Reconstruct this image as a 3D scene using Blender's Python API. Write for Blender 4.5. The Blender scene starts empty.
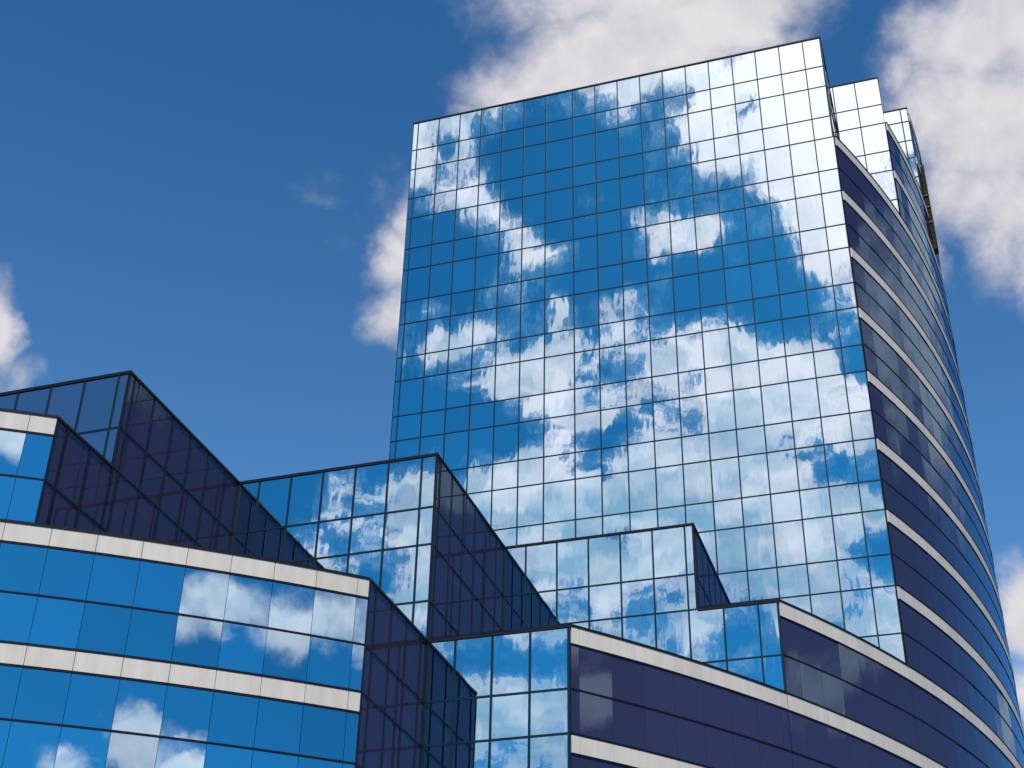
import bpy, math, random
from mathutils import Vector, Matrix

random.seed(11)
R = math.radians
sc = bpy.context.scene
COL = sc.collection

# ------------------------------------------------------------------ survey of the place
# the complex was measured in its own grid; U turns one grid unit into metres (storey = 3.9 m)
U = 0.6251
W = 2.2416            # facade module
H = 6.2385            # storey
TALL = 0.5953         # share of a storey taken by the tall vision row
BAND = 0.176          # share of a storey taken by the stone band on the curved walls
ZP = 44.9756          # roof of the low blocks above the eye
Y0, Y1, Y2, Y3, Y4, Y5 = 59.0434, 72.7582, 86.4102, 100.0, 113.4855, 126.8
XA, XB, XC, XT = -42.6709, -28.97, -15.6107, -3.5019
XL = -44.3123
CX, CY, RA = -97.4612, 140.0756, 102.2931
X4, X5 = 1.15, 3.90
ZG = -1.65 / U        # ground below the eye


def arc_x(y):
    return CX + math.sqrt(RA * RA - (y - CY) ** 2)


def arc_th(y):
    return math.asin((y - CY) / RA)


def arc_th_x(x):
    return -math.acos((x - CX) / RA)


# ------------------------------------------------------------------ materials
def new_mat(name):
    m = bpy.data.materials.new(name)
    m.use_nodes = True
    nt = m.node_tree
    for n in list(nt.nodes):
        nt.nodes.remove(n)
    out = nt.nodes.new('ShaderNodeOutputMaterial')
    return m, nt, out


def lnk(nt, a, b):
    nt.links.new(a, b)


def wavy_normal(nt, scale, dist):
    geo = nt.nodes.new('ShaderNodeNewGeometry')
    mp = nt.nodes.new('ShaderNodeVectorMath'); mp.operation = 'MULTIPLY'
    mp.inputs[1].default_value = scale
    lnk(nt, geo.outputs['Position'], mp.inputs[0])
    no = nt.nodes.new('ShaderNodeTexNoise')
    no.inputs['Scale'].default_value = 1.0
    no.inputs['Detail'].default_value = 1.5
    lnk(nt, mp.outputs[0], no.inputs['Vector'])
    bp = nt.nodes.new('ShaderNodeBump')
    bp.inputs['Strength'].default_value = 1.0
    bp.inputs['Distance'].default_value = dist
    lnk(nt, no.outputs['Fac'], bp.inputs['Height'])
    return bp.outputs['Normal']


def mirror_glass(name, col, scale=(1.7, 1.7, 0.6), dist=0.0019, lo=0.91):
    m, nt, out = new_mat(name)
    b = nt.nodes.new('ShaderNodeBsdfPrincipled')
    b.inputs['Metallic'].default_value = 1.0
    b.inputs['Base Color'].default_value = (*col, 1)
    b.inputs['Roughness'].default_value = 0.0
    lnk(nt, wavy_normal(nt, scale, dist), b.inputs['Normal'])
    oi = nt.nodes.new('ShaderNodeObjectInfo'); ge = nt.nodes.new('ShaderNodeNewGeometry')
    ad = nt.nodes.new('ShaderNodeMath'); ad.operation = 'ADD'
    lnk(nt, oi.outputs['Random'], ad.inputs[0]); lnk(nt, ge.outputs['Random Per Island'], ad.inputs[1])
    fr = nt.nodes.new('ShaderNodeMath'); fr.operation = 'FRACT'; lnk(nt, ad.outputs[0], fr.inputs[0])
    mr = nt.nodes.new('ShaderNodeMapRange'); mr.inputs['To Min'].default_value = lo; mr.inputs['To Max'].default_value = 1.03
    lnk(nt, fr.outputs[0], mr.inputs['Value'])
    hs = nt.nodes.new('ShaderNodeHueSaturation'); hs.inputs['Color'].default_value = (*col, 1)
    lnk(nt, mr.outputs[0], hs.inputs['Value']); lnk(nt, hs.outputs[0], b.inputs['Base Color'])
    lnk(nt, b.outputs[0], out.inputs[0])
    return m


def dimmed_glass(name, body, tint, ior, scale=(1.6, 1.6, 0.7), dist=0.0018):
    """glass whose weakened reflections are put into a dark body colour and coat tint"""
    m, nt, out = new_mat(name)
    d = nt.nodes.new('ShaderNodeBsdfDiffuse'); d.inputs['Color'].default_value = (*body, 1)
    g = nt.nodes.new('ShaderNodeBsdfGlossy'); g.inputs['Color'].default_value = (*tint, 1)
    g.inputs['Roughness'].default_value = 0.0
    f = nt.nodes.new('ShaderNodeFresnel'); f.inputs['IOR'].default_value = ior
    nrm = wavy_normal(nt, scale, dist)
    lnk(nt, nrm, g.inputs['Normal'])
    mx = nt.nodes.new('ShaderNodeMixShader')
    lnk(nt, f.outputs[0], mx.inputs[0]); lnk(nt, d.outputs[0], mx.inputs[1]); lnk(nt, g.outputs[0], mx.inputs[2])
    lnk(nt, mx.outputs[0], out.inputs[0])
    return m


def plain(name, col, rough=0.5, metal=0.0, var=0.0, vscale=(1, 1, 1), bump=0.0):
    m, nt, out = new_mat(name)
    b = nt.nodes.new('ShaderNodeBsdfPrincipled')
    b.inputs['Roughness'].default_value = rough
    b.inputs['Metallic'].default_value = metal
    b.inputs['Specular IOR Level'].default_value = 0.12
    b.inputs['Base Color'].default_value = (*col, 1)
    if var > 0:
        geo = nt.nodes.new('ShaderNodeNewGeometry')
        mp = nt.nodes.new('ShaderNodeVectorMath'); mp.operation = 'MULTIPLY'
        mp.inputs[1].default_value = vscale
        lnk(nt, geo.outputs['Position'], mp.inputs[0])
        no = nt.nodes.new('ShaderNodeTexNoise'); no.inputs['Scale'].default_value = 1.0
        no.inputs['Detail'].default_value = 6
        lnk(nt, mp.outputs[0], no.inputs['Vector'])
        rp = nt.nodes.new('ShaderNodeValToRGB')
        rp.color_ramp.elements[0].position = 0.3; rp.color_ramp.elements[1].position = 0.7
        rp.color_ramp.elements[0].color = (*[c * (1 - var) for c in col], 1)
        rp.color_ramp.elements[1].color = (*[min(1, c * (1 + var * 0.6)) for c in col], 1)
        lnk(nt, no.outputs['Fac'], rp.inputs[0])
        if 'stone' in name:
            # every cladding slab has a slightly different tone
            at = nt.nodes.new('ShaderNodeNewGeometry')
            hs = nt.nodes.new('ShaderNodeHueSaturation')
            mr = nt.nodes.new('ShaderNodeMapRange')
            mr.inputs['To Min'].default_value = 0.94; mr.inputs['To Max'].default_value = 1.05
            lnk(nt, at.outputs['Random Per Island'], mr.inputs['Value'])
            lnk(nt, mr.outputs[0], hs.inputs['Value']); lnk(nt, rp.outputs[0], hs.inputs['Color'])
            lnk(nt, hs.outputs[0], b.inputs['Base Color'])
        else:
            lnk(nt, rp.outputs[0], b.inputs['Base Color'])
    lnk(nt, b.outputs[0], out.inputs[0])
    return m


M_MIRROR = mirror_glass('mirror_coated_glass', (0.62, 0.86, 0.95))
M_WING = mirror_glass('blue_ribbon_glass', (0.54, 0.79, 0.91), (1.2, 1.2, 0.8), 0.0010, 0.80)
M_SIDE = dimmed_glass('dimmed_side_glass', (0.092, 0.066, 0.138), (0.24, 0.40, 0.47), 2.2, dist=0.0007)  # dimness of the polarised double reflections is put into this colour
M_CURVE = dimmed_glass('dimmed_ribbon_glass', (0.040, 0.042, 0.095), (0.44, 0.68, 0.86), 2.25, dist=0.0012)  # darker copy of the wing's glass, dim polarised reflections put into its colour
M_MULL = plain('painted_mullion', (0.004, 0.028, 0.052), 0.5)
M_DARK = plain('dark_trim', (0.008, 0.011, 0.020), 0.6)
M_COPE = plain('roof_coping_metal', (0.010, 0.014, 0.024), 0.6)
M_STONE = plain('pale_stone', (0.76, 0.71, 0.65), 0.7, 0, 0.10, (3.0, 3.0, 0.5))
M_CORE = plain('core_concrete', (0.015, 0.015, 0.02), 0.9)
M_PAVE = plain('plaza_paving', (0.20, 0.20, 0.20), 0.85, 0, 0.25, (0.3, 0.3, 0.3))
M_BRONZE = plain('bronze_louvre', (0.060, 0.046, 0.022), 0.55, 0.0, 0.35, (3, 3, 1.5))
M_BRACKET = plain('bracket_metal', (0.16, 0.14, 0.11), 0.5)


# ------------------------------------------------------------------ mesh helpers (grid units in, metres out)
class MB:
    def __init__(self):
        self.v = []; self.f = []

    def prism(self, quad, back):
        """a slab: four front corners (counter-clockwise seen from outside) and the offset to its back face"""
        n = len(self.v); k = len(quad)
        b = Vector(back)
        self.v += [Vector(p) for p in quad] + [Vector(p) + b for p in quad]
        self.f.append(tuple(range(n, n + k)))
        self.f.append(tuple(range(n + 2 * k - 1, n + k - 1, -1)))
        for i in range(k):
            j = (i + 1) % k
            self.f.append((n + j, n + i, n + k + i, n + k + j))

    def extrude(self, poly, z0, z1):
        """a vertical prism over a plan polygon (counter-clockwise)"""
        n = len(self.v); k = len(poly)
        self.v += [Vector((x, y, z0)) for x, y in poly] + [Vector((x, y, z1)) for x, y in poly]
        self.f.append(tuple(range(n + k - 1, n - 1, -1)))
        self.f.append(tuple(range(n + k, n + 2 * k)))
        for i in range(k):
            j = (i + 1) % k
            self.f.append((n + i, n + j, n + k + j, n + k + i))

    def build(self, name, mat, parent=None, base=None):
        me = bpy.data.meshes.new(name)
        o = (base if base is not None else Vector((0, 0, 0)))
        me.from_pydata([tuple((p * U) - o) for p in self.v], [], self.f)
        me.materials.append(mat)
        me.update()
        ob = bpy.data.objects.new(name, me)
        COL.objects.link(ob)
        if parent is not None:
            ob.parent = parent
        else:
            ob.location = o
        return ob


def thing(name, label, cat, x, y):
    e = bpy.data.objects.new(name, None)
    e.location = (x * U, y * U, ZG * U)
    e.empty_display_size = 0.5
    COL.objects.link(e)
    e['label'] = label; e['category'] = cat
    return e


def rows(z_top, z_bot):
    """heights of the transoms from the roof down: tall row, short row, tall row ..."""
    out = [z_top]; k = 0
    while True:
        z = z_top - H * (k // 2) - (TALL * H if k % 2 else 0)
        if k:
            out.append(z)
        if z <= z_bot + 0.05:
            break
        k += 1
    return out


def base_of(t):
    return Vector(t.location)


class Budget:
    """the panes of one building: the 100 that show largest become parts of their own, the rest one part"""
    def __init__(self):
        self.p = []

    def add(self, part, mat, quad, back, size, grp):
        self.p.append((size, part, mat, quad, back, grp))

    def flush(self, t, name, rest_parent):
        self.p.sort(key=lambda q: -q[0])
        rest = {}
        for i, (s, part, mat, quad, back, grp) in enumerate(self.p):
            if i < 100 and s > 0:
                m = MB(); m.prism(quad, back)
                m.build(name, mat, part, base_of(t))
            else:
                m = rest.setdefault((grp, mat.name), (MB(), part, mat))[0]
                m.prism(quad, back)
        for (grp, _), (m, part, mat) in rest.items():
            o = m.build(name, mat, part, base_of(t))
            o['kind'] = 'stuff'


def pane_quad(p0, p1, z0, z1, nrm, inset, tilt):
    """front face of one pane, leaning a hair out of true like every real pane does"""
    a = Vector((p0[0], p0[1], 0)); b = Vector((p1[0], p1[1], 0))
    n = Vector((nrm[0], nrm[1], 0))
    tx = random.gauss(0, tilt) * (b - a).length / 2
    tz = random.gauss(0, tilt) * (z1 - z0) / 2
    q = []
    for (base, sx) in ((a, -1), (b, 1)):
        pass
    def pt(base, z, sx, sz):
        v = base - n * (inset + tx * sx + tz * sz)
        return Vector((v.x, v.y, z))
    return [pt(a, z0, -1, -1), pt(b, z0, 1, -1), pt(b, z1, 1, 1), pt(a, z1, -1, 1)], -n * 0.04


def flat_wall(t, bud, part_name, org, along, nrm, ss, zs, glass, mw=0.10, ends=(0.03, 0.03), tilt=0.0011,
              cope=True, visible=lambda s, z: True, mull=None, grp='g', top_w=None, cope_ext=(0.06, 0.06)):
    """a curtain wall: stations ss along the wall, transom heights zs from the top down"""
    A = Vector((along[0], along[1], 0)); N = Vector((nrm[0], nrm[1], 0))
    O = Vector((org[0], org[1], 0))
    mull = mull or M_MULL
    m = MB()

    def P(s, z, d):
        v = O + A * s + N * d
        return Vector((v.x, v.y, z))

    flip = A.cross(Vector((0, 0, 1))).dot(N) < 0

    def bar(s0, s1, z0, z1, d):
        q = [P(s0, z0, d), P(s1, z0, d), P(s1, z1, d), P(s0, z1, d)]
        if flip:
            q.reverse()
        m.prism(q, -N * (d + 0.13))

    for i, s in enumerate(ss):
        if i == 0:
            bar(s, s + ends[0], zs[-1], zs[0], 0.022)
        elif i == len(ss) - 1:
            bar(s - ends[1], s, zs[-1], zs[0], 0.024)
        else:
            bar(s - mw / 2, s + mw / 2, zs[-1], zs[0], 0.020)
    for j, z in enumerate(zs[1:], 1):
        bar(ss[0] + 0.004, ss[-1] - 0.004, z - mw / 2, z + mw / 2, 0.014)
    part = m.build(part_name, mull, t, base_of(t))
    if cope:
        c = MB(); m_old = m; m = c
        w = top_w or 0.15
        bar(ss[0] - cope_ext[0], ss[-1] + cope_ext[1], zs[0] - w * 0.75, zs[0] + w * 0.25, 0.05)
        c.build('roof_coping', M_COPE, t, base_of(t))
        m = m_old
    for j in range(len(zs) - 1):
        for i in range(len(ss) - 1):
            p0 = O + A * (ss[i] + 0.01); p1 = O + A * (ss[i + 1] - 0.01)
            q, b = pane_quad(p0, p1, zs[j + 1] + 0.01, zs[j] - 0.01, N, 0.02, tilt)
            if flip:
                q.reverse()
            vis = visible(0.5 * (ss[i] + ss[i + 1]), 0.5 * (zs[j] + zs[j + 1]))
            ctr = (p0 + p1) / 2
            d2 = ctr.x ** 2 + ctr.y ** 2 + zs[j] ** 2
            face = abs(N.x * ctr.x + N.y * ctr.y) / math.sqrt(d2)
            size = (ss[i + 1] - ss[i]) * (zs[j] - zs[j + 1]) / d2 * face if vis else 0
            bud.add(part, glass, q, b, size, grp + part_name)
    return part


# one setting-out grid runs round the whole arc; joints every module
DTH = W / RA
TH_REF = arc_th(Y1) + 0.27 * W / RA


def arc_wall(t, th0, th1, z_top, z_bot, glass, tilt=0.004, cope=True):
    """the banded curved wall between two plan angles: stone bands, dark transoms and two rows of ribbon windows a storey"""
    k0 = math.ceil((th0 - TH_REF) / DTH + 1e-6); k1 = math.floor((th1 - TH_REF) / DTH - 1e-6)
    ths = [th0] + [TH_REF + k * DTH for k in range(k0, k1 + 1)] + [th1]

    def at(th, r, z):
        return Vector((CX + r * math.cos(th), CY + r * math.sin(th), z))

    frs = []
    bands = []; ribbons = []

    def strip(mb, z0, z1, r, depth, gap):
        g = gap / RA
        for a, b in zip(ths, ths[1:]):
            a2, b2 = a + g / 2, b - g / 2
            if b2 - a2 < 0.0008:
                continue
            mid = (a + b) / 2
            q = [at(a2, r, z0), at(b2, r, z0), at(b2, r, z1), at(a2, r, z1)]
            mb.prism(q, (-depth * math.cos(mid), -depth * math.sin(mid), 0))

    z = z_top; first = True
    while z > z_bot + 0.1:
        bt, bb = z, z - BAND * H
        tr = z - TALL * H
        nx = z - H
        b = MB(); strip(b, bb + 0.04, bt - 0.06, RA + 0.02, 0.11, 0.03); bands.append(b)
        f_ = MB(); strip(f_, bt - 0.07, bt + 0.05, RA + 0.045, 0.13, 0.0); frs.append(f_)
        f_ = MB(); strip(f_, bb - 0.07, bb + 0.045, RA + 0.03, 0.11, 0.0); frs.append(f_)
        f_ = MB(); strip(f_, tr - 0.055, tr + 0.055, RA + 0.012, 0.10, 0.0); frs.append(f_)
        for (za, zb) in ((tr + 0.05, bb - 0.065), (nx + 0.045, tr - 0.05)):
            rb = MB()
            for a, c in zip(ths, ths[1:]):
                g = 0.012 / RA
                p0 = at(a + g, RA - 0.0, 0); p1 = at(c - g, RA - 0.0, 0)
                if (p1 - p0).length < 0.05:
                    continue
                mid = (a + c) / 2
                q, bk = pane_quad(p0, p1, za, zb, (math.cos(mid), math.sin(mid)), 0.02, tilt)
                rb.prism(q, bk)
            ribbons.append(rb)
        z -= H
    bk_ = MB()
    for a, c in zip(ths, ths[1:]):
        mid = (a + c) / 2
        bk_.prism([at(a, RA - 0.10, z_bot), at(c, RA - 0.10, z_bot), at(c, RA - 0.10, z_top - 0.1), at(a, RA - 0.10, z_top - 0.1)], (-0.08 * math.cos(mid), -0.08 * math.sin(mid), 0))
    part = bk_.build('curved_wall', M_CORE, t, base_of(t))
    for f_ in frs:
        f_.build('transom', M_DARK, part, base_of(t))
    for b in bands:
        b.build('stone_band', M_STONE, part, base_of(t))
    for rb in ribbons:
        rb.build('ribbon_window', glass, part, base_of(t))
    if cope:
        c = MB()
        for a, b in zip(ths, ths[1:]):
            mid = (a + b) / 2
            q = [at(a, RA + 0.06, z_top - 0.08), at(b, RA + 0.06, z_top - 0.08), at(b, RA + 0.06, z_top + 0.07), at(a, RA + 0.06, z_top + 0.07)]
            c.prism(q, (-0.5 * math.cos(mid), -0.5 * math.sin(mid), 0))
        c.build('roof_coping', M_COPE, t, base_of(t))
    return part


def arc_pts(th0, th1, r, n=24):
    return [(CX + r * math.cos(th0 + (th1 - th0) * i / n), CY + r * math.sin(th0 + (th1 - th0) * i / n)) for i in range(n + 1)]


IN = 0.24      # the core stands this far behind the glass
E_ = 0.02
front = ((1, 0), (0, -1)); side = ((0, 1), (1, 0))

# ================================================================== the tower
tw = thing('glass_tower', 'tall glass tower mirroring clouds over its flat front, its right side curved and banded', 'tower', -24, 112)
bud = Budget()
xs = [XL] + [-43.7624 + k * W + (0.2079 * W if k >= 7 else 0) for k in range(18)] + [XT]
ZT = ZP + 9 * H
flat_wall(tw, bud, 'front_curtain_wall', (0, Y3), *front, xs, rows(ZT, ZP - H), M_MIRROR, mw=0.105, ends=(0.05, 0.05),
          visible=lambda s, z: z > (52 if s < XC - 1 else 41) and not (s < -40 and z < 61), top_w=0.17, cope_ext=(0.05, 0.05))
yside = [Y3 + 0.3 + k * W for k in range(6)]
flat_wall(tw, bud, 'upper_side_wall', (XT, 0), *side, [Y3, Y3 + 0.9, Y3 + 6.0, Y4 - 0.03], rows(ZT, ZP + 7 * H), M_MIRROR, ends=(0.06, 0.12), mw=0.08, visible=lambda s, z: False)
flat_wall(tw, bud, 'setback_curtain_wall', (0, Y4), *front, [-8.0, -5.7, -3.43, -1.22, X4], rows(ZP + 10 * H, ZP + 7 * H), M_MIRROR, mw=0.115,
          visible=lambda s, z: s > XT, grp='b')
flat_wall(tw, bud, 'setback_side_wall', (X4, 0), *side, [Y4 + 0.27 + k * W for k in range(6)] + [Y5], rows(ZP + 10 * H, ZP + 9 * H), M_SIDE, visible=lambda s, z: False)
z5 = [ZP + H * q for q in (11.15, 10.83, 10.38, 9.98, 9.53, 9.13)]
flat_wall(tw, bud, 'rear_curtain_wall', (0, Y5), *front, [-1.5, 0.9, 3.13, X5], z5, M_MIRROR, mw=0.14, ends=(0.03, 0.09),
          visible=lambda s, z: s > X4, grp='c')
bud.flush(tw, 'glass_pane', None)
TH_END = math.asin((158 - CY) / RA)
arc_wall(tw, arc_th(Y3), TH_END, ZP + 7 * H, ZP - 4 * H, M_CURVE)
arc_wall(tw, arc_th(Y4), TH_END, ZP + 9 * H, ZP + 7 * H, M_CURVE)
arc_wall(tw, arc_th(Y5), TH_END, ZP + 11 * H, ZP + 9 * H, M_CURVE)
c = MB()
c.extrude([(XL + IN, Y3 + IN)] + [(arc_x(Y3) - IN, Y3 + IN)] + arc_pts(arc_th(Y3 + 0.5), TH_END, RA - IN - 0.06) + [(XL + IN, 158)], ZG, ZP + 7 * H - E_)
c.extrude([(XL + IN, Y3 + IN), (XT - IN, Y3 + IN), (XT - IN, Y4 + IN), (XL + IN, Y4 + IN)], ZP + 7 * H - 2 * E_, ZT - E_)
c.extrude([(XL + IN, Y4 + 2 * IN), (arc_x(Y4) - IN, Y4 + 2 * IN)] + arc_pts(arc_th(Y4 + 0.8), TH_END, RA - IN - 0.06) + [(XL + IN, 158)], ZP + 7 * H - 3 * E_, ZP + 9 * H - 2 * E_)
c.extrude([(XL + IN, Y4 + 3 * IN), (X4 - IN, Y4 + 3 * IN), (X4 - IN, Y5 + IN), (XL + IN, Y5 + IN)], ZP + 9 * H - 3 * E_, ZP + 10 * H - E_)
c.extrude([(XL + IN, Y5 + 2 * IN), (X5 - IN, Y5 + 2 * IN)] + arc_pts(arc_th(Y5 + 0.8), TH_END, RA - IN - 0.06) + [(XL + IN, 157.5)], ZP + 9 * H - 4 * E_, ZP + 11 * H - E_)
c.build('inner_core', M_CORE, tw, base_of(tw))

# the bronze louvred screen at the back of the roof
ls = thing('louvre_screen', 'narrow brown louvred screen standing at the far upper edge of the tower', 'screen', 4.4, 128.8)
ls.location.z = (ZP + 8.2 * H) * U
m = MB()
xa0, xa1, yb0, yb1 = 3.98, 4.60, 129.0, 130.2
zt_, zb_ = 107.6, ZP + 8.2 * H
nb = 70
for i in range(nb):
    za = zb_ + (zt_ - zb_) * i / nb
    zc = za + (zt_ - zb_) / nb * 0.85
    m.prism([(xa0, yb0, za), (xa1, yb0, za), (xa1, yb0 + 0.06, zc), (xa0, yb0 + 0.06, zc)], (0, yb1 - yb0, 0))
m.build('louvre', M_BRONZE, ls, base_of(ls))
m = MB()
for x in (xa0 - 0.05, xa1 - 0.02):
    m.prism([(x, yb0 - 0.05, zb_), (x + 0.07, yb0 - 0.05, zb_), (x + 0.07, yb0 - 0.05, zt_ + 0.1), (x, yb0 - 0.05, zt_ + 0.1)], (0, yb1 - yb0 + 0.1, 0))
m.build('frame', M_COPE, ls, base_of(ls))
for z in (zt_ - 4.3, zt_ - 5.9, zt_ - 8.0):
    m = MB(); m.prism([(xa0 - 0.2, yb0 - 0.12, z), (xa1 + 0.12, yb0 - 0.12, z), (xa1 + 0.12, yb0 - 0.12, z + 0.12), (xa0 - 0.2, yb0 - 0.12, z + 0.12)], (0, 0.06, 0))
    m.build('bracket', M_BRACKET, ls, base_of(ls))

# ================================================================== block at the tower's foot
fb = thing('low_block', 'low mirrored block at the foot of the tower, with a very narrow dark side wall', 'office block', -20, 93)
bud = Budget()
kx = [-27.4425 + k * W for k in range(6)]
flat_wall(fb, bud, 'front_curtain_wall', (0, Y2), *front, [XB + 0.01] + kx + [XC], rows(ZP, ZP - H), M_MIRROR, mw=0.11, ends=(0.03, 0.03), top_w=0.17)
kl = [-27.4425 + k * W for k in range(6)] + [-13.96, -11.72]
xe = arc_x(Y2)
flat_wall(fb, bud, 'terrace_curtain_wall', (0, Y2), *front, [XB + 0.01] + kl + [xe], rows(ZP - H, ZP - 3 * H), M_MIRROR, mw=0.115, ends=(0.03, 0.15), cope=False,
          visible=lambda s, z: s > -25 and z > ZP - 2.9 * H)
cm = MB()
cm.prism([(XC - 0.02, Y2 - 0.05, ZP - H - 0.14), (xe + 0.05, Y2 - 0.05, ZP - H - 0.14), (xe + 0.05, Y2 - 0.05, ZP - H + 0.08), (XC - 0.02, Y2 - 0.05, ZP - H + 0.08)], (0, 0.3, 0))
cm.build('roof_coping', M_COPE, fb, base_of(fb))
flat_wall(fb, bud, 'side_wall', (XC, 0), *side, [Y2, Y2 + 0.6] + [Y2 + 0.6 + k * W for k in range(1, 6)] + [Y3 - 0.03], rows(ZP, ZP - H), M_SIDE, mull=M_DARK, mw=0.10, grp='s', ends=(0.03, 0.2))
bud.flush(fb, 'glass_pane', None)
arc_wall(fb, arc_th(Y2) + 0.0006, arc_th(Y3) - 0.0003, ZP - H, ZP - 4 * H, M_CURVE)
c = MB()
c.extrude([(XB + 0.3, Y2 + IN), (XC - IN, Y2 + IN), (XC - IN, Y3 - 0.12), (XB + 0.3, Y3 - 0.12)], ZP - H - 2 * E_, ZP - E_)
c.extrude([(XB + 0.3, Y2 + IN), (arc_x(Y2) - IN, Y2 + IN)] + arc_pts(arc_th(Y2 + 0.5), arc_th(Y3), RA - IN - 0.06) + [(XB + 0.3, Y3 - 0.12)], ZG, ZP - H - E_)
c.build('inner_core', M_CORE, fb, base_of(fb))

# ================================================================== middle block
mb_ = thing('stepped_block', 'middle glass block, a large dark side wall above its lower right corner', 'office block', -30, 79)
bud = Budget()
k1 = [-41.1963 + k * W for k in range(6)]
flat_wall(mb_, bud, 'front_curtain_wall', (0, Y1), *front, [XA + 0.01] + k1 + [XB], rows(ZP, ZP - 2 * H), M_MIRROR, mw=0.125, ends=(0.03, 0.03), top_w=0.19,
          visible=lambda s, z: s > -42)
xe = arc_x(Y1)
k2 = [-41.1963 + k * W + 0.4829 for k in (6, 7, 8)]
flat_wall(mb_, bud, 'corner_curtain_wall', (0, Y1), *front, [XB + 0.02] + k2 + [xe], rows(ZP - 2 * H, ZP - 5 * H), M_MIRROR, mw=0.13, ends=(0.03, 0.17), top_w=0.19,
          cope_ext=(-0.03, 0.05), visible=lambda s, z: z > ZP - 3.9 * H)
flat_wall(mb_, bud, 'side_wall', (XB, 0), *side, [Y1, Y1 + 0.6] + [Y1 + 0.6 + k * W for k in range(1, 6)] + [Y2 - 0.03], rows(ZP, ZP - 2 * H), M_SIDE, mull=M_DARK, mw=0.11, grp='s', ends=(0.03, 0.22))
bud.flush(mb_, 'glass_pane', None)
arc_wall(mb_, arc_th(Y1) + 0.0006, arc_th(Y2) - 0.0003, ZP - 2 * H, ZP - 5 * H, M_CURVE)
c = MB()
c.extrude([(XA + 0.3, Y1 + IN), (XB - IN, Y1 + IN), (XB - IN, Y2 - 0.12), (XA + 0.3, Y2 - 0.12)], ZP - 2 * H - 2 * E_, ZP - E_)
c.extrude([(XA + 0.3, Y1 + IN), (arc_x(Y1) - IN, Y1 + IN)] + arc_pts(arc_th(Y1 + 0.5), arc_th(Y2), RA - IN - 0.06) + [(XA + 0.3, Y2 - 0.12)], ZG, ZP - 2 * H - E_)
c.build('inner_core', M_CORE, mb_, base_of(mb_))

# ================================================================== block behind the curved wing
lb = thing('corner_block', 'dark blue glass block with pointed roof corner behind the curved wing at far left', 'office block', -52, 62)
bud = Budget()
k0 = [-50.1031 + k * W for k in range(-8, 4)]
flat_wall(lb, bud, 'front_curtain_wall', (0, Y0), *front, [-70.3] + k0 + [XA], rows(ZP, ZP - H), M_MIRROR, mw=0.13, ends=(0.03, 0.03), top_w=0.20,
          visible=lambda s, z: s > -54)
flat_wall(lb, bud, 'side_wall', (XA, 0), *side, [Y0, Y0 + 0.6] + [Y0 + 0.6 + k * W for k in range(1, 6)] + [Y1 - 0.03], rows(ZP, ZP - 2 * H), M_SIDE, mull=M_DARK, mw=0.11, grp='s', ends=(0.03, 0.22))
thA = arc_th_x(XA)
yA = CY + RA * math.sin(thA)
flat_wall(lb, bud, 'terrace_side_wall', (XA, 0), *side, [yA, yA + 0.9, yA + 0.9 + W, Y0 - 0.02], rows(ZP - H, ZP - 2 * H), M_SIDE, mull=M_DARK, mw=0.12, grp='t')
bud.flush(lb, 'glass_pane', None)
arc_wall(lb, arc_th_x(-62), thA - 0.0004, ZP - H, ZP - 2 * H, M_WING, tilt=0.002)
c = MB()
c.extrude([(-70, Y0 + IN), (XA - IN, Y0 + IN), (XA - IN, Y1 - 0.12), (-70, Y1 - 0.12)], ZP - 2 * H + E_, ZP - E_)
c.extrude(arc_pts(arc_th_x(-62), thA - 0.003, RA - IN - 0.06) + [(XA - IN, Y0 + IN), (-62, Y0 + IN)], ZP - 2 * H + E_, ZP - H - E_)
c.build('inner_core', M_CORE, lb, base_of(lb))

# ================================================================== the curved wing in front
cw = thing('curved_wing', 'curved low wing at lower left with pale stone bands between bright blue ribbon windows', 'office wing', -40, 64)
bud = Budget()
thB = arc_th_x(XB)
yB = CY + RA * math.sin(thB)
flat_wall(cw, bud, 'side_wall', (XB, 0), *side, [yB, yB + 0.9] + [yB + 0.9 + k * W for k in range(1, 4)] + [Y1 - 0.03], rows(ZP - 2 * H, ZP - 5 * H), M_SIDE, mull=M_DARK, mw=0.11, grp='s', ends=(0.03, 0.22))
bud.flush(cw, 'glass_pane', None)
arc_wall(cw, arc_th_x(-62), thB - 0.0004, ZP - 2 * H, ZP - 5 * H, M_WING, tilt=0.002)
c = MB()
c.extrude(arc_pts(arc_th_x(-62), thB - 0.003, RA - IN - 0.06) + [(XB - IN, Y1 - 0.12), (-62, Y1 - 0.12)], ZG, ZP - 2 * H - E_)
c.build('inner_core', M_CORE, cw, base_of(cw))

# ================================================================== ground
g = MB()
g.v = [Vector((x, y, ZG)) for x, y in ((-2500, -2500), (2500, -2500), (2500, 2500), (-2500, 2500))]
g.f = [(0, 1, 2, 3)]
go = g.build('ground', M_PAVE)
go['kind'] = 'structure'

# ------------------------------------------------------------------ daylight
SUN_AZ, SUN_EL = 168.0, 50.0      # azimuth from +Y towards +X
sd = Vector((math.sin(R(SUN_AZ)) * math.cos(R(SUN_EL)), math.cos(R(SUN_AZ)) * math.cos(R(SUN_EL)), math.sin(R(SUN_EL))))
sl = bpy.data.lights.new('sun', 'SUN'); sl.energy = 3.4; sl.angle = R(0.5); sl.color = (1.0, 0.95, 0.88)
so = bpy.data.objects.new('sun', sl); COL.objects.link(so)
so.rotation_euler = (-sd).to_track_quat('-Z', 'Y').to_euler()
so.location = sd * 200

w = bpy.data.worlds.new('World'); sc.world = w; w.use_nodes = True
nt = w.node_tree
for n in list(nt.nodes):
    nt.nodes.remove(n)


def N(t, **kw):
    n = nt.nodes.new(t)
    for k, v in kw.items():
        setattr(n, k, v)
    return n


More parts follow.
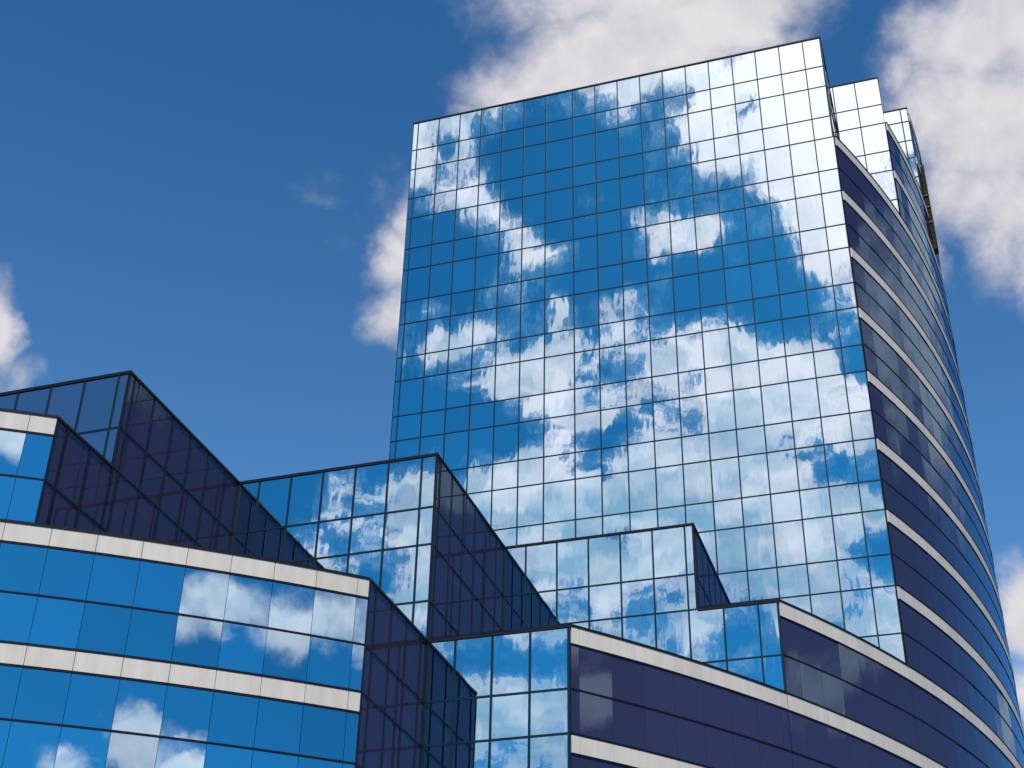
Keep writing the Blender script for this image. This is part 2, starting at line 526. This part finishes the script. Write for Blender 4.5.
def val(x, sock):
    if isinstance(x, (int, float)):
        sock.default_value = x
    elif isinstance(x, (tuple, list, Vector)):
        sock.default_value = x
    else:
        nt.links.new(x, sock)


def math_(op, a, b=None, c_=None, clamp=False):
    n = N('ShaderNodeMath', operation=op); n.use_clamp = clamp
    val(a, n.inputs[0])
    if b is not None: val(b, n.inputs[1])
    if c_ is not None: val(c_, n.inputs[2])
    return n.outputs[0]


def vmath(op, a, b=None, out=0):
    n = N('ShaderNodeVectorMath', operation=op)
    val(a, n.inputs[0])
    if b is not None: val(b, n.inputs[1])
    return n.outputs[out]


def smooth(x, lo, hi, a=0.0, b=1.0):
    n = N('ShaderNodeMapRange', interpolation_type='SMOOTHSTEP')
    val(x, n.inputs['Value']); n.inputs['From Min'].default_value = lo; n.inputs['From Max'].default_value = hi
    n.inputs['To Min'].default_value = a; n.inputs['To Max'].default_value = b
    return n.outputs[0]


def lin(x, lo, hi, a=0.0, b=1.0):
    n = N('ShaderNodeMapRange')
    val(x, n.inputs['Value']); n.inputs['From Min'].default_value = lo; n.inputs['From Max'].default_value = hi
    n.inputs['To Min'].default_value = a; n.inputs['To Max'].default_value = b
    return n.outputs[0]


def mix(f, a, b):
    n = N('ShaderNodeMix', data_type='RGBA')
    val(f, n.inputs[0]); val(a, n.inputs[6]); val(b, n.inputs[7])
    return n.outputs[2]


def mixf(f, a, b):
    n = N('ShaderNodeMix', data_type='FLOAT')
    val(f, n.inputs[0]); val(a, n.inputs[2]); val(b, n.inputs[3])
    return n.outputs[0]


def mulc(a, b):
    n = N('ShaderNodeMix', data_type='RGBA', blend_type='MULTIPLY')
    n.inputs[0].default_value = 1.0
    val(a, n.inputs[6]); val(b, n.inputs[7])
    return n.outputs[2]


tc = N('ShaderNodeTexCoord')
D = tc.outputs['Generated']
sep = N('ShaderNodeSeparateXYZ'); nt.links.new(D, sep.inputs[0])
dx, dy, dz = sep.outputs
az = math_('ARCTAN2', dx, dy)
el = math_('ARCSINE', dz)


def noise(scale, detail, rough, vec, dist=0.0, col=False, lac=2.0):
    n = N('ShaderNodeTexNoise')
    n.inputs['Scale'].default_value = scale; n.inputs['Detail'].default_value = detail
    n.inputs['Roughness'].default_value = rough; n.inputs['Distortion'].default_value = dist
    n.inputs['Lacunarity'].default_value = lac
    nt.links.new(vec, n.inputs['Vector'])
    return n.outputs['Color' if col else 'Fac']


# ---- clear sky
sky = N('ShaderNodeTexSky', sky_type='NISHITA')
sky.sun_disc = False
sky.sun_elevation = R(SUN_EL); sky.sun_rotation = R(SUN_AZ)
sky.altitude = 50; sky.air_density = 1.0; sky.dust_density = 0.3; sky.ozone_density = 2.0
front_f = smooth(dy, -0.12, 0.12)
back_f = math_('SUBTRACT', 1.0, front_f)
tint_f = mix(lin(el, R(45), R(28)), (0.035, 0.096, 0.137, 1), (0.067, 0.123, 0.155, 1))
sky_c = mulc(sky.outputs[0], mix(front_f, (0.0085, 0.053, 0.077, 1), tint_f))
# ---- the broken cumulus on the sunny side (behind the viewer): cover over direction, in tenths
A0, A1 = -0.63, 0.03
acols = [-.61, -.58, -.55, -.52, -.49, -.459, -.4405, -.4265, -.404, -.3818, -.3593, -.337, -.3145, -.29, -.264, -.242, -.22, -.197,
         -.175, -.153, -.13, -.1077, -.0853, -.063, -.043, -.018, .012]
COVER = '''
000000 9876543438888877899 99
000000 8755411237643788899 99
000000 7646300016533788899 99
000000 5466300002336765889 99
000000 4467310000135777889 99
000000 3268720000036688889 99
000000 0014852011134687789 99
000000 0001574022123466889 97
000000 0000264111463335689 85
000000 0000166401376722578 85
000000 0010133210265612688 85
000000 1231263100011021588 85
000000 3233333535531020487 84
000000 5478843746531010257 64
000000 3156446837544630016 53
000000 1014589855766874344 43
000000 0001269843588999951 22
000000 0000037965544999960 11
000000 1200003666556999983 22
000054 3220357632657999986 44
000156 7786888764888996678 66
002444 5677777888888888435 44
003554 5677777888887789743 33
004664 4476677785777778876 44
004552 3688887888888888888 66
004441 4776776668877888852 22
003332 4566666566546667862 22
000023 4555235666565557754 33
000003 3332112355543328668 55
000003 4455866656786315689 66
000000 5569898866654303567 55
000000 5555666655433223333 33
000000 4444545544333333333 33
000000 5555555555555555555 55
'''.split('\n')
COVER = [c_.replace(' ', '') for c_ in COVER if c_.strip()]
ady = math_('MAXIMUM', math_('ABSOLUTE', dy), 0.02)
ca = math_('DIVIDE', dx, ady)
cb = math_('DIVIDE', dz, ady)
ab = N('ShaderNodeCombineXYZ'); nt.links.new(ca, ab.inputs[0]); nt.links.new(cb, ab.inputs[1]); nt.links.new(dy, ab.inputs[2])
w1 = noise(20, 4, 0.55, ab.outputs[0], 0.0, True)
wv = vmath('MULTIPLY', vmath('SUBTRACT', w1, (0.5, 0.5, 0.5)), (0.034, 0.034, 0))
abw = vmath('ADD', ab.outputs[0], wv)
sp2 = N('ShaderNodeSeparateXYZ'); nt.links.new(abw, sp2.inputs[0])
ua = lin(sp2.outputs[0], A0, A1)
ZT_ = (ZP + 9 * H) / 100
tt = math_('MULTIPLY_ADD', sp2.outputs[1], -300 / H, (ZT_ / (H / 300)) - 0.45)
cov = None
for j, row in enumerate(COVER):
    rp = N('ShaderNodeValToRGB')
    cr = rp.color_ramp; cr.interpolation = 'LINEAR'
    while len(cr.elements) < len(acols):
        cr.elements.new(0.5)
    for e, a, ch in zip(sorted(cr.elements, key=lambda q: q.position), acols, row):
        pass
    for i, (a, ch) in enumerate(zip(acols, row)):
        cr.elements[i].position = (a - A0) / (A1 - A0)
        v = int(ch) / 9
        cr.elements[i].color = (v, v, v, 1)
    nt.links.new(ua, rp.inputs[0])
    if cov is None:
        cov = rp.outputs[0]
    else:
        f = math_('SUBTRACT', tt, j - 1.0, clamp=True)
        cov = mixf(f, cov, rp.outputs[0])
cbs = math_('ADD', math_('MINIMUM', sp2.outputs[1], 0.72), math_('MULTIPLY', math_('MAXIMUM', math_('SUBTRACT', sp2.outputs[1], 0.72), 0.0), 0.42))
abs_ = N('ShaderNodeCombineXYZ'); nt.links.new(sp2.outputs[0], abs_.inputs[0]); nt.links.new(cbs, abs_.inputs[1])
abf = abs_.outputs[0]
fine = noise(30, 11, 0.66, abf, 0.25)
fine_up = noise(28, 2.5, 0.55, vmath('ADD', abf, (0.004, 0.010, 0)), 0.15)
fine_lo = noise(28, 2.5, 0.55, abf, 0.15)
lit_b = math_('MULTIPLY_ADD', math_('SUBTRACT', fine_lo, fine_up), 2.6, 0.42, clamp=True)
det = math_('MULTIPLY', math_('SUBTRACT', fine, 0.5), math_('MULTIPLY_ADD', math_('MULTIPLY', cov, math_('SUBTRACT', 1.0, cov)), 7.0, 0.38))
cd_ = math_('ADD', cov, det)
dens_b = math_('MAXIMUM', smooth(cd_, 0.36, 0.80), smooth(cd_, 0.16, 1.0, 0.0, 0.55))
in_a = math_('MULTIPLY', smooth(ca, -0.75, -0.60), math_('SUBTRACT', 1.0, smooth(ca, 0.04, 0.14)))
dens_b = math_('MULTIPLY', dens_b, math_('MULTIPLY', in_a, back_f))

# ---- separate clouds, each at its own bearing and height: (azimuth, elevation, half widths in degrees, strength)
BLOBS = [(-17.2, 44.2, 3.0, 1.2, 0.95), (-13.9, 45.3, 3.8, 1.6, 1), (-10.6, 46.2, 3.9, 1.7, 1), (-6.9, 46.8, 3.8, 1.4, 1), (-11.5, 48.3, 6.1, 1.7, 1),
         (-3.4, 46.6, 1.5, 0.6, 0.6), (-18.0, 46.9, 0.5, 0.6, 0.45), (-19.7, 44.8, 1.2, 0.8, 0.5), (-20.9, 43.3, 1.3, 0.6, 0.5), (-24.4, 37.3, 1.15, 1.1, 0.9), (-25.2, 39.9, 1.6, 1.4, 0.36),
         (-23.9, 35.1, 1.3, 0.8, 0.9), (-24.4, 39.9, 0.8, 0.9, 0.5), (-26.2, 40.2, 2.4, 0.7, 0.27), (-27.9, 39.5, 2.2, 0.35, 0.22),
         (-27.4, 37.8, 1.6, 0.4, 0.15), (-25.0, 38.9, 0.7, 0.8, 0.35), (5.6, 43.9, 2.9, 1.7, 1), (6.0, 40.8, 3.2, 2.5, 1), (4.0, 41.6, 2.1, 1.5, 0.85),
         (3.7, 38.6, 1.8, 1.5, 0.85), (5.6, 37.9, 1.7, 2.2, 0.85), (1.9, 43.2, 0.9, 1.1, 0.6), (2.0, 41.4, 1.1, 0.8, 0.7), (5.4, 35.5, 0.6, 1.3, 0.6),
         (1.8, 36.2, 0.6, 0.9, 0.45), (7.9, 44.1, 4.0, 2.0, 1), (-42.3, 32.0, 0.7, 1.55, 1), (-24.3, 38.6, 0.7, 1.5, 0.75), (-40.9, 30.7, 0.7, 0.8, 0.6), (-40.4, 30.6, 0.5, 0.3, 0.35),
         (2.5, 22.4, 0.8, 1.6, 0.95), (2.5, 19.9, 0.9, 1.1, 0.8)]
SIDE = [(150, 32.6, 11, 2.4, 0.85), (158.3, 28.6, 2.2, 0.9, 0.9), (134.5, 23.0, 3.0, 1.1, 0.95), (128, 22.6, 5.0, 1.1, 0.8), (123.5, 23.5, 5, 1.6, 0.75), (140.5, 18.2, 3.2, 1.0, 0.95), (147, 16.8, 2.6, 0.7, 0.9),
        (136.5, 17.6, 2.5, 0.6, 0.9), (97.5, 22.3, 3.2, 1.9, 0.55), (95.0, 19.8, 1.6, 0.8, 0.9), (66, 20.6, 5, 1.6, 0.75), (58.5, 21.8, 5, 1.3, 0.8),
        (42, 34, 7, 5, 0.7), (30, 33, 8, 6, 0.8), (21, 37, 6, 4, 0.85), (20, 18.5, 3, 1.2, 0.9)]
dvn = noise(13, 5, 0.6, D, 0.0, True)
warp = vmath('MULTIPLY', vmath('SUBTRACT', dvn, (0.5, 0.5, 0.5)), (0.075, 0.05, 0))
ae = N('ShaderNodeCombineXYZ'); nt.links.new(az, ae.inputs[0]); nt.links.new(el, ae.inputs[1])
aew = vmath('ADD', ae.outputs[0], warp)
fn2 = noise(24, 10, 0.60, D, 0.2)
fn_lo = noise(24, 4, 0.55, D, 0.2)
fn_up = noise(24, 4, 0.55, vmath('ADD', D, (0.0, 0.0, 0.014)), 0.2)
lit_o = math_('MULTIPLY_ADD', math_('SUBTRACT', fn_lo, fn_up), 1.6, 0.74, clamp=True)


def bank(blobs, grow):
    acc = None
    for (a, e, ra, re, s_) in blobs:
        v = vmath('SUBTRACT', aew, (R(a), R(e), 0))
        v = vmath('MULTIPLY', v, (1 / R(ra * grow), 1 / R(re * grow), 0))
        ln = vmath('LENGTH', v, None, 1)
        q = lin(ln, 1.55, 0.25, 0.0, s_)
        acc = q if acc is None else math_('MAXIMUM', acc, q)
    return acc


def breakup(acc, amp, lo, hi):
    k = math_('MULTIPLY_ADD', math_('MULTIPLY', acc, math_('SUBTRACT', 1.0, acc)), amp, 0.08)
    return smooth(math_('ADD', acc, math_('MULTIPLY', math_('SUBTRACT', fn2, 0.5), k)), lo, hi)


dens_f = breakup(bank(BLOBS, 1.45), 3.6, 0.14, 0.95)
dens_s = breakup(bank(SIDE, 1.25), 4.6, 0.30, 0.80)
dens_o = math_('MAXIMUM', dens_f, dens_s)

# ---- colours
dots = N('ShaderNodeVectorMath', operation='DOT_PRODUCT'); nt.links.new(D, dots.inputs[0]); dots.inputs[1].default_value = sd
cs = dots.outputs['Value']
glow = smooth(cs, 0.942, 0.987)
sh = noise(16, 4, 0.55, abw, 0.3)
low = math_('MULTIPLY_ADD', smooth(ca, -0.15, -0.07), 0.45, smooth(cb, 0.50, 0.665))
cb_col = mix(math_('MULTIPLY_ADD', math_('SUBTRACT', 1.0, smooth(dens_b, 0.1, 0.95)), 0.8, math_('MULTIPLY_ADD', low, 0.52, math_('MULTIPLY_ADD', lit_b, 0.55, smooth(sh, 0.40, 0.62, -0.20, 0.28))), clamp=True), (0.33, 0.49, 0.66, 1), (1.14, 0.925, 0.98, 1))
cb_col = mix(smooth(dens_b, 0.0, 0.65), (0.50, 0.78, 0.98, 1), cb_col)
cb_col = mix(glow, cb_col, (1.7, 1.32, 1.28, 1))
cf_col = mix(lit_o, (0.54, 0.53, 0.60, 1), (0.775, 0.75, 0.775, 1))
side_pol = math_('MULTIPLY', smooth(az, R(20), R(46)), math_('SUBTRACT', 1.0, smooth(az, R(100), R(122))))
sky_c = mix(math_('MULTIPLY', back_f, smooth(ca, -0.60, -0.70)), sky_c, mulc(sky_c, (3.3, 0.78, 0.74, 1)))
sky_c = mix(side_pol, sky_c, mulc(sky_c, (0.85, 0.42, 0.48, 1)))
co_col = mix(back_f, cf_col, mix(lit_o, (0.42, 0.50, 0.66, 1), (1.02, 0.88, 0.94, 1)))
c1 = mix(dens_o, sky_c, co_col)
c2 = mix(dens_b, c1, cb_col)
bg = N('ShaderNodeBackground'); nt.links.new(c2, bg.inputs[0]); bg.inputs[1].default_value = 1.0
wo = N('ShaderNodeOutputWorld'); nt.links.new(bg.outputs[0], wo.inputs[0])
w.cycles.sampling_method = 'MANUAL'
w.cycles.sample_map_resolution = 512

# ------------------------------------------------------------------ camera
cam = bpy.data.cameras.new('camera')
cam.sensor_width = 36.0; cam.sensor_fit = 'HORIZONTAL'
cam.lens = 36.0 * 1443.2 / 1024
cam.clip_start = 0.5; cam.clip_end = 8000
co = bpy.data.objects.new('camera', cam); COL.objects.link(co)
pitch, yaw, roll = 0.5712, 0.3208, 0.0210
fw = Vector((-math.sin(yaw) * math.cos(pitch), math.cos(yaw) * math.cos(pitch), math.sin(pitch)))
rt = Vector((math.cos(yaw), math.sin(yaw), 0)); up = rt.cross(fw)
r2 = rt * math.cos(roll) + up * math.sin(roll); u2 = -rt * math.sin(roll) + up * math.cos(roll)
co.matrix_world = Matrix(((r2.x, u2.x, -fw.x, 0), (r2.y, u2.y, -fw.y, 0), (r2.z, u2.z, -fw.z, 0), (0, 0, 0, 1)))
sc.camera = co

sc.view_settings.view_transform = 'Standard'
sc.view_settings.look = 'None'
sc.view_settings.exposure = 0.0
sc.view_settings.gamma = 1.0
sc.cycles.max_bounces = 8
sc.cycles.glossy_bounces = 6
sc.cycles.caustics_reflective = False
sc.cycles.caustics_refractive = False
